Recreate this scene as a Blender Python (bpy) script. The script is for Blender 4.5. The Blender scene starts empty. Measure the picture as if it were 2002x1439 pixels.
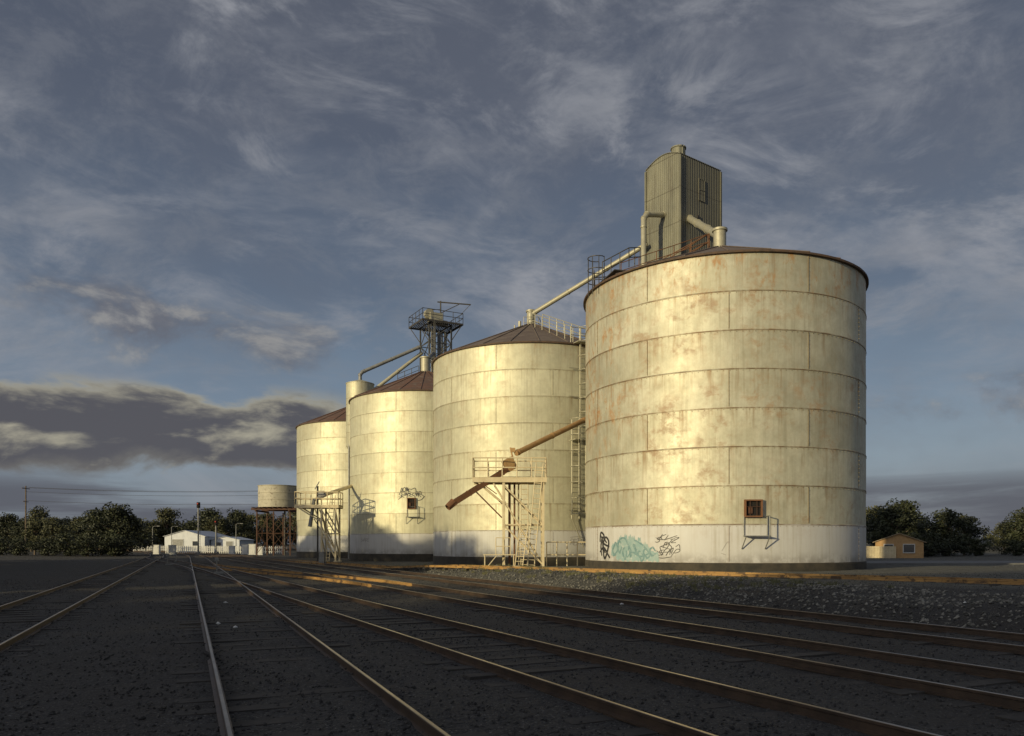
import bpy, math, random
import numpy as np
from mathutils import Vector, Matrix
random.seed(7); rng=np.random.default_rng(7)
scene=bpy.context.scene
COL=scene.collection
scene.view_settings.view_transform='Standard'
scene.view_settings.look='None'
scene.view_settings.exposure=0

# ------------------------------------------------------------------ mesh builder
class MB:
    def __init__(s): s.v=[]; s.f=[]; s.tone=[]
    def add(s,vs,fs,tone=0.5):
        o=len(s.v); s.v+= [tuple(p) for p in vs]; s.f+=[tuple(i+o for i in f) for f in fs]; s.tone+=[tone]*len(fs)
    def box(s,c,size,ax=None,tone=0.5):
        hx,hy,hz=[k/2 for k in size]; c=Vector(c)
        if ax is None: ax=(Vector((1,0,0)),Vector((0,1,0)),Vector((0,0,1)))
        vs=[c+ax[0]*(hx*i)+ax[1]*(hy*j)+ax[2]*(hz*k) for k in(-1,1) for j in(-1,1) for i in(-1,1)]
        s.add(vs,[(0,2,3,1),(4,5,7,6),(0,1,5,4),(2,6,7,3),(0,4,6,2),(1,3,7,5)],tone)
    def taper(s,pts,rad,n=8,cap=True,tone=0.5):
        pts=[Vector(p) for p in pts]; m=len(pts); rings=[]
        t=(pts[1]-pts[0]).normalized()
        u=t.cross(Vector((0,0,1)))
        if u.length<1e-3: u=t.cross(Vector((1,0,0)))
        u.normalize()
        for i,p in enumerate(pts):
            if 0<i<m-1: tt=((pts[i+1]-p).normalized()+(p-pts[i-1]).normalized()).normalized()
            elif i==0: tt=(pts[1]-p).normalized()
            else: tt=(p-pts[i-1]).normalized()
            u=(u-tt*u.dot(tt)).normalized(); w=tt.cross(u)
            rings.append([p+u*math.cos(a)*rad[i]+w*math.sin(a)*rad[i] for a in [2*math.pi*k/n for k in range(n)]])
        vs=[q for r in rings for q in r]; fs=[]
        for i in range(m-1):
            for k in range(n):
                k2=(k+1)%n; fs.append((i*n+k,i*n+k2,(i+1)*n+k2,(i+1)*n+k))
        if cap: fs.append(tuple(range(n))[::-1]); fs.append(tuple((m-1)*n+k for k in range(n)))
        s.add(vs,fs,tone)
    def tube(s,p0,p1,r,n=8): s.taper([p0,p1],[r,r],n)
    def pipe(s,pts,r,n=12): s.taper(pts,[r]*len(pts),n)
    def lathe(s,prof,n=64,c=(0,0,0),tonef=None):
        o=len(s.v)
        for (r,z) in prof:
            for k in range(n):
                a=2*math.pi*k/n; s.v.append((c[0]+r*math.sin(a),c[1]-r*math.cos(a),c[2]+z))
        for i in range(len(prof)-1):
            for k in range(n):
                k2=(k+1)%n
                s.f.append((o+i*n+k,o+i*n+k2,o+(i+1)*n+k2,o+(i+1)*n+k))
                s.tone.append(tonef(i,k) if tonef else 0.5)
    def rail(s,pts,prof):
        pts=[Vector(p) for p in pts]; m=len(pts); n=len(prof); vs=[]
        for i,p in enumerate(pts):
            t=(pts[min(i+1,m-1)]-pts[max(i-1,0)]).normalized(); l=Vector((t.y,-t.x,0)).normalized()
            vs+=[p+l*a+Vector((0,0,b)) for a,b in prof]
        fs=[(i*n+k,i*n+(k+1)%n,(i+1)*n+(k+1)%n,(i+1)*n+k) for i in range(m-1) for k in range(n)]
        fs+=[tuple(range(n))[::-1],tuple((m-1)*n+k for k in range(n))]
        s.add(vs,fs)
    def ladder(s,p0,p1,side,w=0.45,r=0.025,step=0.35,cage=None,rc=0.38):
        p0=Vector(p0);p1=Vector(p1);side=Vector(side).normalized()
        s.tube(p0-side*w/2,p1-side*w/2,r,6); s.tube(p0+side*w/2,p1+side*w/2,r,6)
        L=(p1-p0).length; k=int(L/step)
        for i in range(1,k):
            q=p0.lerp(p1,i/k); s.tube(q-side*w/2,q+side*w/2,r*.8,5)
        if cage is not None:
            out=Vector(cage).normalized(); hs=[]
            nz=max(2,int(L/1.0))
            for i in range(nz+1):
                q=p0.lerp(p1,(i+.3)/(nz+.3) if i<nz else 1)
                arc=[q+side*(w/2+.0)*math.cos(a)*1.5+out*(math.sin(a)*rc*2) for a in [math.pi*j/8 for j in range(9)]]
                s.pipe(arc,.02,5); hs.append(arc)
            for j in (1,3,4,5,7):
                s.pipe([h[j] for h in hs],.016,4)
    def guard(s,pts,h=1.1,r=0.03,post=1.2,rails=(1.0,.5),toe=False):
        pts=[Vector(p) for p in pts]
        for a,b in zip(pts[:-1],pts[1:]):
            n=max(1,int(round((b-a).length/post)))
            for i in range(n+1):
                q=a.lerp(b,i/n); s.tube(q,q+Vector((0,0,h)),r,6)
            for f in rails: s.tube(a+Vector((0,0,h*f)),b+Vector((0,0,h*f)),r,6)

def mkobj(name,mb,mat,parent=None,loc=(0,0,0),smooth=None):
    me=bpy.data.meshes.new(name); me.from_pydata(mb.v,[],mb.f); me.validate(); 
    if len(me.polygons)==len(mb.tone):
        at=me.attributes.new("tone",'FLOAT','FACE'); at.data.foreach_set("value",mb.tone)
    me.materials.append(mat)
    if smooth:
        me.polygons.foreach_set("use_smooth",[True]*len(me.polygons))
        try: me.set_sharp_from_angle(angle=math.radians(smooth))
        except Exception: pass
    o=bpy.data.objects.new(name,me); COL.objects.link(o)
    if parent is not None: o.parent=parent
    else: o.location=loc
    return o
def thing(name,loc,label,cat,rot=0,group=None):
    e=bpy.data.objects.new(name,None); e.location=loc; e.rotation_euler=(0,0,rot); e.empty_display_size=.5
    COL.objects.link(e); e["label"]=label; e["category"]=cat
    if group: e["group"]=group
    return e
def tag(o,label,cat,group=None):
    o["label"]=label; o["category"]=cat
    if group: o["group"]=group
    return o
def catmull(P,k=8):
    P=[Vector(p) for p in P]; out=[]
    Q=[P[0]*2-P[1]]+P+[P[-1]*2-P[-2]]
    for i in range(1,len(Q)-2):
        a,b,c,d=Q[i-1:i+3]
        for j in range(k):
            t=j/k; out.append(0.5*((2*b)+(c-a)*t+(2*a-5*b+4*c-d)*t*t+(3*b-a-3*c+d)*t**3))
    out.append(P[-1]); return out

# ------------------------------------------------------------------ materials
def newmat(name,color=(.5,.5,.5),rough=.7,metal=0.0):
    m=bpy.data.materials.new(name); m.use_nodes=True; nt=m.node_tree; b=nt.nodes["Principled BSDF"]
    b.inputs["Base Color"].default_value=(*color,1); b.inputs["Roughness"].default_value=rough; b.inputs["Metallic"].default_value=metal
    return m,nt,b
class G:
    def __init__(s,nt): s.nt=nt
    def n(s,t,**k):
        nd=s.nt.nodes.new(t)
        for a,b in k.items(): setattr(nd,a,b)
        return nd
    def l(s,a,b): s.nt.links.new(a,b)
    def put(s,sock,v):
        if hasattr(v,'links'): s.l(v,sock)
        elif isinstance(v,(tuple,list)) and len(v)==3 and sock.type=='RGBA': sock.default_value=(*v,1)
        else: sock.default_value=v
    def math(s,op,a,b=None,c=None,clamp=False):
        nd=s.n('ShaderNodeMath',operation=op); nd.use_clamp=clamp
        s.put(nd.inputs[0],a)
        if b is not None: s.put(nd.inputs[1],b)
        if c is not None: s.put(nd.inputs[2],c)
        return nd.outputs[0]
    def mix(s,f,a,b,mode='MIX'):
        nd=s.n('ShaderNodeMix',data_type='RGBA',blend_type=mode); s.put(nd.inputs[0],f); s.put(nd.inputs[6],a); s.put(nd.inputs[7],b); return nd.outputs[2]
    def noise(s,vec,scale,detail=4,rough=.55,dist=0,scl=None):
        if scl is not None:
            mp=s.n('ShaderNodeMapping'); s.l(vec,mp.inputs[0]); mp.inputs[3].default_value=scl; vec=mp.outputs[0]
        nd=s.n('ShaderNodeTexNoise'); s.l(vec,nd.inputs['Vector']); nd.inputs['Scale'].default_value=scale
        nd.inputs['Detail'].default_value=detail; nd.inputs['Roughness'].default_value=rough; nd.inputs['Distortion'].default_value=dist
        return nd.outputs[0]
    def ramp(s,f,a,b,lo=0.,hi=1.):
        nd=s.n('ShaderNodeMapRange',clamp=True); nd.interpolation_type='SMOOTHSTEP'
        s.l(f,nd.inputs[0]); nd.inputs[1].default_value=a; nd.inputs[2].default_value=b; nd.inputs[3].default_value=lo; nd.inputs[4].default_value=hi
        return nd.outputs[0]
    def gauss(s,f,c,w):
        t=s.math('DIVIDE',s.math('SUBTRACT',f,c),w); return s.math('EXPONENT',s.math('MULTIPLY',s.math('MULTIPLY',t,t),-1.0))
    def bump(s,h,strength,dist,bsdf):
        nd=s.n('ShaderNodeBump'); nd.inputs['Strength'].default_value=strength; nd.inputs['Distance'].default_value=dist
        s.l(h,nd.inputs['Height']); s.l(nd.outputs[0],bsdf.inputs['Normal']); return nd
    def obj(s): return s.n('ShaderNodeTexCoord').outputs['Object']
    def attr(s,name): return s.n('ShaderNodeAttribute',attribute_name=name).outputs['Fac']

def simple(name,c1,c2,rough=.7,metal=0.,scale=3,bump=.3,bdist=.01,rust=None,rustlo=.55):
    m,nt,b=newmat(name,c1,rough,metal); g=G(nt); o=g.obj()
    f=g.ramp(g.noise(o,scale,6,.65),.3,.7); c=g.mix(f,c1,c2)
    if rust:
        r=g.ramp(g.noise(o,scale*1.7,8,.7,.4),rustlo,rustlo+.12); c=g.mix(r,c,rust)
    g.l(c,b.inputs['Base Color'])
    g.bump(g.noise(o,scale*8,4),bump,bdist,b)
    return m

RING=1.88; PL=.71; HW=PL+8*RING
def silo_mat(name,A,B,blotch,rust,whitec,seed):
    m,nt,b=newmat(name); g=G(nt); o=g.obj()
    mp=g.n('ShaderNodeMapping'); g.l(o,mp.inputs[0]); mp.inputs[1].default_value=(seed*13.1,seed*7.7,0); o2=mp.outputs[0]
    sp=g.n('ShaderNodeSeparateXYZ'); g.l(o,sp.inputs[0]); z=sp.outputs[2]; x=sp.outputs[0]
    tone=g.attr("tone")
    c=g.mix(g.ramp(g.noise(o2,.8,8,.68),.35,.65),A,B)
    t=g.ramp(tone,.35,1,.88,1.06)
    cc=g.n('ShaderNodeCombineXYZ'); 
    for i in range(3): g.l(t,cc.inputs[i])
    c=g.mix(1.0,c,cc.outputs[0],'MULTIPLY')
    wb=g.math('LESS_THAN',z,PL+RING)
    c=g.mix(g.math('MULTIPLY',wb,.94),c,whitec)
    notw=g.math('SUBTRACT',1.0,g.math('MULTIPLY',wb,.8))
    mo=g.ramp(g.noise(o2,3.2,9,.72,.1,(1,1,.7)),.40,.70)
    c=g.mix(g.math('MULTIPLY',g.math('MULTIPLY',mo,.14+.14*blotch),notw),c,(.28,.235,.15))
    # thin vertical streaks of grime down the sheets
    vst=g.ramp(g.noise(o2,6.0,6,.65,0,(1,1,.03)),.46,.68)
    c=g.mix(g.math('MULTIPLY',g.math('MULTIPLY',vst,g.ramp(g.noise(o2,.6,4,.6),.34,.6,.3,1)),.38),c,(.27,.235,.155))
    # scuffed brown smudges, soft edged
    s1=g.ramp(g.noise(o2,1.3,10,.72,.2,(1,1,1.3)),.46,.66)
    s1b=g.ramp(g.noise(o2,.42,5,.6),.44,.62)
    sm=g.math('MULTIPLY',g.math('MULTIPLY',s1,s1b),blotch)
    sm=g.math('MULTIPLY',sm,notw)
    c=g.mix(sm,c,(.32,.21,.12))
    fr=g.math('FRACT',g.math('DIVIDE',g.math('SUBTRACT',z,PL),RING))
    below=g.ramp(fr,.15,1.0); 
    dr=g.ramp(g.noise(o2,3.4,7,.65,0,(1,1,.06)),.50,.70)
    d=g.math('MULTIPLY',g.math('MULTIPLY',dr,below),.38+.37*rust); d=g.math('MULTIPLY',d,notw)
    c=g.mix(d,c,(.26,.17,.085))
    e=g.math('ADD',g.ramp(fr,.965,.985),g.ramp(fr,.0,.018,1,0),clamp=True)
    en=g.math('MULTIPLY',g.math('MULTIPLY',e,g.ramp(g.noise(o2,1.4,5,.7),.35,.62,.30,1.)),.40+.45*rust)
    vs_=g.math('MULTIPLY',g.math('LESS_THAN',tone,.3),.25+.35*rust)
    en=g.math('MAXIMUM',en,vs_)
    c=g.mix(en,c,(.16,.095,.04))
    # rust near the top and one flank
    rr=g.ramp(g.noise(o2,2.2,12,.78,.3,(1,1,.45)),.49,.62)
    patch=g.ramp(g.noise(o2,.55,4,.6,0,(1,1,.8)),.40,.56,.25,1)
    top=g.ramp(z,12.0,15.7); side=g.ramp(x,-7.7,-4.6,1,0)
    w=g.math('MULTIPLY',g.math('MAXIMUM',g.math('MULTIPLY',top,.85),g.math('MULTIPLY',side,g.ramp(z,4,9.5))),rust,clamp=True)
    w=g.math('MULTIPLY',w,patch)
    w=g.math('MAXIMUM',w,.10*rust)
    w=g.math('MULTIPLY',w,notw)
    c=g.mix(g.math('MULTIPLY',rr,w),c,(.36,.18,.055))
    low=g.math('MULTIPLY',g.ramp(z,PL,PL+.7,.55,0),g.ramp(g.noise(o2,1.5,6,.7),.35,.6))
    c=g.mix(low,c,(.16,.14,.12))
    g.l(c,b.inputs['Base Color'])
    dirt=g.math('MAXIMUM',sm,g.math('MULTIPLY',rr,w))
    g.l(g.math('MULTIPLY',g.math('SUBTRACT',.36,g.math('MULTIPLY',wb,.34)),g.math('SUBTRACT',1.0,dirt),clamp=True),b.inputs['Metallic'])
    g.l(g.ramp(g.noise(o2,1.3,6,.7),.3,.7,.53,.62),b.inputs['Roughness'])
    h=g.math('ADD',g.math('MULTIPLY',g.noise(o2,.55,2,.5,0,(1,1,.5)),1.0),g.math('MULTIPLY',g.noise(o2,5,5,.6),.02))
    g.bump(h,.38,.06,b)
    return m

M={}
M['silo1']=silo_mat("weathered_silver_paint_rusty",(.58,.565,.44),(.46,.445,.335),.78,1.0,(.56,.56,.555),1)
M['silo2']=silo_mat("weathered_silver_paint",(.61,.595,.44),(.52,.505,.37),.30,.28,(.54,.54,.53),2)
M['silo3']=silo_mat("aged_aluminium_sheet",(.63,.615,.45),(.55,.535,.385),.2,.15,(.56,.555,.55),3)
M['silo4']=silo_mat("aged_aluminium_sheet_plain",(.61,.595,.44),(.54,.525,.385),.2,.12,(.54,.54,.53),4)
M['roof']=simple("brown_roof_sheet",(.12,.09,.076),(.17,.135,.11),.7,.1,1.2,rust=(.17,.085,.05),rustlo=.60)
M['roofred']=simple("rusted_roof_sheet",(.16,.082,.055),(.115,.075,.058),.75,.1,1.0,rust=(.18,.145,.12),rustlo=.53)
M['rim']=simple("rusty_rim",(.06,.042,.03),(.11,.065,.04),.8)
M['plinth']=simple("stained_concrete",(.03,.028,.024),(.065,.055,.04),.9,scale=1.5)
M['cream']=simple("cream_painted_steel",(.66,.57,.38),(.54,.45,.28),.6,scale=2,rust=(.24,.11,.04),rustlo=.63)
M['rust']=simple("rusted_steel",(.20,.09,.04),(.12,.06,.03),.8,scale=3)
M['standrust']=simple("dark_rusted_steel",(.10,.042,.022),(.06,.032,.02),.8,scale=3)
M['void']=newmat("dark_opening",(.012,.010,.009),.9)[0]
M['rustchute']=simple("rust_streaked_chute",(.44,.29,.13),(.34,.19,.08),.65,.2,scale=2,rust=(.5,.42,.28),rustlo=.6)
M['galv']=simple("galvanised_pipe",(.42,.40,.30),(.33,.31,.23),.55,.3,scale=3,rust=(.2,.12,.06),rustlo=.63)
M['dark']=simple("dark_steel",(.05,.048,.045),(.08,.073,.065),.6,.3,scale=3)
M['grey']=simple("grey_steel",(.25,.25,.24),(.17,.17,.16),.55,.3,scale=3)
M['latt']=simple("dull_dark_galvanised_steel",(.12,.12,.115),(.08,.08,.076),.6,.3,scale=3)
M['white']=simple("white_paint",(.62,.62,.60),(.5,.5,.48),.6,scale=2)
M['black']=simple("black_spray_paint",(.02,.02,.022),(.05,.05,.05),.5,scale=5)
M['faded']=simple("faded_spray_paint",(.26,.25,.24),(.36,.34,.32),.6,scale=5)
M['teal']=simple("pale_teal_spray_paint",(.22,.34,.34),(.31,.40,.385),.6,scale=2.5,rust=(.47,.50,.47),rustlo=.54)
M['teal2']=simple("deep_teal_spray_paint",(.12,.22,.235),(.19,.30,.30),.6,scale=4,rust=(.34,.41,.395),rustlo=.54)
M['brick']=simple("warm_brick",(.44,.28,.13),(.36,.22,.10),.85,scale=4)
M['tile']=simple("roof_tile",(.34,.27,.18),(.27,.21,.14),.85,scale=4)
M['glass']=newmat("dark_window_glass",(.03,.035,.04),.1)[0]
M['bark']=simple("bark",(.10,.075,.05),(.16,.12,.09),.9,scale=4)
M['red']=newmat("red_signal_lens",(.35,.02,.01),.3)[0]
M['rail']=simple("worn_rail_steel",(.10,.068,.046),(.055,.04,.03),.5,.3,scale=3,bump=.1)
M['railtop']=simple("polished_rail_head",(.38,.31,.235),(.20,.155,.115),.30,.8,scale=2,bump=.05)
M['railrust']=simple("ochre_rusted_rail",(.42,.25,.08),(.28,.16,.055),.7,.1,scale=1.2,rust=(.09,.055,.03),rustlo=.5)
M['sleeper']=simple("weathered_timber_sleeper",(.028,.026,.024),(.056,.050,.044),.9,scale=4)
m,nt,b=newmat("corrugated_cladding",(.3,.3,.22),.7,.1); g=G(nt); o=g.obj(); sp=g.n('ShaderNodeSeparateXYZ'); g.l(o,sp.inputs[0])
xy=g.math('ADD',sp.outputs[0],sp.outputs[1])
c=g.mix(g.ramp(g.noise(o,.9,7,.65,0,(1,1,.3)),.3,.7),(.25,.245,.185),(.165,.165,.13))
c=g.mix(g.math('MULTIPLY',g.ramp(g.noise(o,2.4,7,.7,0,(1,1,.10)),.50,.68),.6),c,(.10,.088,.066))
fz=g.math('FRACT',g.math('DIVIDE',sp.outputs[2],2.45)); c=g.mix(g.math('MULTIPLY',g.ramp(fz,.96,.985),.6),c,(.07,.06,.045))
# shade on the long wall turned from the sun, painted into its colour
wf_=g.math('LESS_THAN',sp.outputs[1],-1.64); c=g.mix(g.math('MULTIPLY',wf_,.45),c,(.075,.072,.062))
g.l(c,b.inputs['Base Color'])
g.bump(g.math('SINE',g.math('MULTIPLY',xy,2*math.pi/.19)),1.0,.03,b); M['clad']=m
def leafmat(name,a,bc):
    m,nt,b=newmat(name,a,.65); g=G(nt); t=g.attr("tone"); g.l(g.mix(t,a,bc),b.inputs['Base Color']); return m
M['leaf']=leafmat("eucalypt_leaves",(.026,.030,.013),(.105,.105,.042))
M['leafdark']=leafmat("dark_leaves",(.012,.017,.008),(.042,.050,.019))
M['grass']=leafmat("dry_grass",(.05,.055,.02),(.17,.16,.07))
# ballast ground
m,nt,b=newmat("dark_ballast",(.05,.05,.05),.92); g=G(nt); o=g.obj()
vo=g.n('ShaderNodeTexVoronoi'); g.l(o,vo.inputs['Vector']); vo.inputs['Scale'].default_value=26
vo2=g.n('ShaderNodeTexVoronoi'); g.l(o,vo2.inputs['Vector']); vo2.inputs['Scale'].default_value=62
spc=g.n('ShaderNodeSeparateXYZ'); g.l(vo.outputs['Color'],spc.inputs[0])
spd=g.n('ShaderNodeSeparateXYZ'); g.l(vo2.outputs['Color'],spd.inputs[0])
c=g.mix(spc.outputs[0],(.014,.0135,.0135),(.052,.050,.049))
c=g.mix(g.math('MULTIPLY',spd.outputs[0],.45),c,(.060,.058,.056))
c=g.mix(g.ramp(spd.outputs[1],.95,.98),c,(.15,.145,.135))
c=g.mix(g.math('MULTIPLY',g.ramp(g.noise(o,.30,7,.62),.44,.64),.45),c,(.036,.030,.025))
spo=g.n('ShaderNodeSeparateXYZ'); g.l(o,spo.inputs[0])
ap=g.math('ADD',g.math('MULTIPLY',spo.outputs[0],.52),spo.outputs[1])
apf=g.math('MULTIPLY',g.math('MULTIPLY',g.ramp(ap,29.5,33),g.ramp(spo.outputs[0],-16,-6)),1.0)
gravc=g.mix(spd.outputs[0],(.055,.055,.046),(.185,.18,.15))
c=g.mix(g.math('MULTIPLY',apf,g.ramp(g.noise(o,.9,8,.7),.3,.65,.45,.95)),c,gravc)
far=g.ramp(spo.outputs[1],95,170); c=g.mix(g.math('MULTIPLY',far,.8),c,(.040,.038,.026))
g.l(c,b.inputs['Base Color'])
h=g.math('ADD',g.math('SUBTRACT',1.0,vo.outputs['Distance']),g.math('MULTIPLY',g.math('SUBTRACT',1.0,vo2.outputs['Distance']),.45))
g.bump(h,1.0,.030,b); M['ballast']=m
m,nt,b=newmat("ballast_stone",(.06,.06,.06),.9); g=G(nt); g.l(g.mix(g.attr("tone"),(.016,.0155,.0155),(.085,.081,.077)),b.inputs['Base Color']); M['stone']=m
m,nt,b=newmat("pale_bank_stone",(.1,.1,.09),.9); g=G(nt); g.l(g.mix(g.attr("tone"),(.05,.049,.044),(.24,.23,.20)),b.inputs['Base Color']); M['stone2']=m
M['asphalt']=simple("grey_asphalt",(.12,.12,.12),(.16,.16,.155),.85,scale=1)

# ------------------------------------------------------------------ ground
def axis(lo,hi,dlo,dhi,d): 
    a=list(np.arange(dlo,dhi+1e-6,d)); s=d; p=dlo
    while p>lo: s*=1.35; p-=s; a.insert(0,max(p,lo))
    s=d; p=dhi
    while p<hi: s*=1.35; p+=s; a.append(min(p,hi))
    return np.array(a)
xs=axis(-1500,1500,-40,32,.4); ys=axis(-300,3000,2,70,.4)
def sst(v,a,b): t=np.clip((v-a)/(b-a),0,1); return t*t*(3-2*t)
def bank(x,y):
    s=(x-(14.1-.48*y))*.9
    m=1-sst(y,46,58)
    return m*(.30*sst(s,2.2,3.9)-.20*np.exp(-((s-1.85)/.55)**2))+.0*x
def gh(x,y):
    s=(x-(14.1-.48*y))*.9; bm=(1-sst(y,44,56))*sst(s,1.5,3)*(1-sst(s,5,9))
    n=.016*np.sin(x*1.7+.6*np.sin(y*1.1))*np.cos(y*1.3+np.sin(x*.9))+.010*np.sin(x*3.9+y*2.7)+.008*np.sin(y*4.3-x*1.9)
    return n+.012+bank(x,y)+bm*(.06*np.sin(x*.9+1.3*np.sin(y*.7))+.045*np.sin(x*2.3-y*1.7))
X,Y=np.meshgrid(xs,ys); Z=gh(X,Y)*np.clip((140-np.abs(Y))/60,0,1)*np.clip((200-np.abs(X))/60,0,1)
nx,ny=len(xs),len(ys)
mb=MB(); mb.v=[tuple(p) for p in np.stack([X.ravel(),Y.ravel(),Z.ravel()],1)]
mb.f=[(j*nx+i,j*nx+i+1,(j+1)*nx+i+1,(j+1)*nx+i) for j in range(ny-1) for i in range(nx-1)]; mb.tone=[.5]*len(mb.f)
gr=mkobj("ground",mb,M['ballast'],smooth=60); gr["kind"]="structure"
mb=MB(); mb.box((115,68,.03),(190,12,.08)); mb.box((115,61.85,.06),(190,.28,.16)); mb.box((115,74.15,.06),(190,.28,.16))
rd=mkobj("road",mb,M['asphalt']); rd["kind"]="structure"

oc=np.array([(1,0,0),(-1,0,0),(0,1,0),(0,-1,0),(0,0,1),(0,0,-1)],float); of=[(0,2,4),(2,1,4),(1,3,4),(3,0,4),(2,0,5),(1,2,5),(3,1,5),(0,3,5)]
def scatter(xx,yy,lo,hi,pw):
    mb=MB(); V=[];F=[];T=[]
    for i in range(len(xx)):
        s=random.uniform(lo,hi); q=oc*(s*(.6+.8*rng.random((6,1))))
        a=random.random()*6.28; ca,sa=math.cos(a),math.sin(a); z=float(gh(xx[i],yy[i]))+s*.2
        for p in q: V.append((xx[i]+p[0]*ca-p[1]*sa+p[2]*.3,yy[i]+p[0]*sa+p[1]*ca,z+p[2]*.8+p[0]*.3))
        o_=i*6; F+=[tuple(k+o_ for k in f) for f in of]; t=random.random()**pw; T+=[t]*8
    mb.v=V;mb.f=F;mb.tone=T; return mb
n=28000
yy=4+32*rng.random(n)**1.2; xx=(rng.random(n)*2-1)*(.68*yy+1)
gv=mkobj("gravel",scatter(xx,yy,.010,.024,2.0),M['stone']); gv["kind"]="stuff"; tag(gv,"loose dark grey ballast stones between the rails","gravel")
n=9000
yy=14+38*rng.random(n); ss=2.4+rng.random(n)**1.3*6; xx=14.1-.48*yy+ss/.9
gv=mkobj("bank_gravel",scatter(xx,yy,.02,.055,1.3),M['stone2']); gv["kind"]="stuff"; tag(gv,"coarse pale stones covering the low gravel bank","gravel")
# dry grass tufts on the bank
mb=MB(); V=[];F=[];T=[]
for i in range(420):
    y=random.uniform(24,54); s=random.uniform(3.0,8.0); x=14.1-.48*y+s/.9
    if abs(x-12.03)**2+(y-45.9)**2<66: continue
    z=float(gh(x,y)); r=random.uniform(.06,.22)
    for j in range(22):
        a=random.random()*6.28; d=random.random()*r; bx=x+d*math.cos(a); by=y+d*math.sin(a); h=random.uniform(.05,.17); lx=random.uniform(-.06,.06); ly=random.uniform(-.06,.06); o_=len(V)
        V+=[(bx-.008,by,z-.01),(bx+.008,by,z-.01),(bx+lx,by+ly,z+h)]; F.append((o_,o_+1,o_+2)); T.append(random.random())
mb.v=V;mb.f=F;mb.tone=T
gg=mkobj("grass",mb,M['grass']); gg["kind"]="stuff"; tag(gg,"sparse dry grass tufts on the gravel bank","grass")

# ------------------------------------------------------------------ railway tracks
def bend(y): return -.0012*max(0,y-90)**2
def xover(y,y0,y1,fa,fb):
    t=min(1,max(0,(y-y0)/(y1-y0))); t=t*t*(3-2*t); return fa(y)*(1-t)+fb(y)*t
f1=lambda y:-3.7-.41*y+bend(y); f2=lambda y:1.21-.41*y+bend(y); f4=lambda y:9.57-.47*y+bend(y)
paths=[
 ([(f1(y),y) for y in list(range(2,300,4))],0.0,"rail","main running track curving away past dark trees"),
 ([(f2(y),y) for y in list(range(2,300,4))],0.0,"rail","worn running track with half buried timber sleepers"),
 ([(5.58-.49*y,y) for y in range(2,48,3)]+[(1.21-.41*y+.6*(54-y)/9,y) for y in (49,53,57)],.004,"rail","diverging track joining the running track at points"),
 ([(f4(y),y) for y in list(range(2,140,4))],.008,"rail","straight yard track with dull brown rails"),
 ([(14.1-.48*y+bend(y),y) for y in list(range(-2,180,4))],.012,"rail","yard track beside the gravel bank near the silos"),
 ([(xover(y,44,92,f2,f1),y) for y in range(44,96,3)],.006,"rail","crossover track linking two running tracks"),
 ([(xover(y,64,108,lambda q:14.1-.48*q+bend(q),f4),y) for y in range(64,111,3)],.010,"rail","crossover track between two yard tracks"),
 ([(xover(y,30,62,f4,f2),y) for y in range(30,66,3)],.014,"railrust","rusty crossover track cutting between two tracks"),
 (None,.016,"railrust","ochre rusted siding running close to the silos")]
P6=[(34,6),(24,18.5),(15.1,28.2),(8.6,33.6),(3,38.6),(-1.7,43.2),(-5.4,48.2),(-11.2,57.5),(-17.3,67.8),(-22.5,76.5)]
prof=[(-.055,0),(-.055,.02),(-.01,.03),(-.01,.09),(-.025,.098),(-.025,.122),(.025,.122),(.025,.098),(.01,.09),(.01,.03),(.055,.02),(.055,0)]
topp=[(-.018,.1215),(-.016,.1255),(.016,.1255),(.018,.1215)]
for pi,(P,dz,mt,lab) in enumerate(paths):
    six=P is None
    if six: pts=[Vector((p.x,p.y,max(0,float(bank(p.x,p.y))))) for p in catmull([(a,b_,0) for a,b_ in P6],6)]
    else: pts=[Vector((a,b_,0)) for a,b_ in P]
    base=Vector((pts[0].x,pts[0].y,0)); tr=thing("railway_track",base,lab,"railway track",group="railway tracks in the yard")
    for sgn in (-1,1):
        q=[]
        for i,p in enumerate(pts):
            t=(pts[min(i+1,len(pts)-1)]-pts[max(i-1,0)]); t.z=0; t.normalize(); l=Vector((t.y,-t.x,0)); q.append(p+l*.8*sgn-base+Vector((0,0,dz)))
        mb=MB(); mb.rail(q,prof); ro_=mkobj("rail",mb,M[mt],tr)
        if mt=='rail':
            mb=MB(); mb.rail(q,topp); mkobj("rail_head",mb,M['railtop'],ro_)
    mb=MB(); acc=0; nxt=0
    for i in range(len(pts)-1):
        d=(pts[i+1]-pts[i]); L=d.length; t=d/L; l=Vector((t.y,-t.x,0)).normalized()
        while nxt<acc+L:
            p=pts[i]+t*(nxt-acc)
            if p.y<75 and p.y>0:
                mb.box(p-base+l*random.uniform(-.06,.06)+Vector((0,0,-.034+dz*.3+random.uniform(-.02,.012))),(2.55,.23,.10),(l,Vector((t.x,t.y,0)).normalized(),Vector((0,0,1))))
            nxt+=.66
        acc+=L
    if mb.v: sl=mkobj("sleepers",mb,M['sleeper'],tr); sl["kind"]="stuff"

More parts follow.
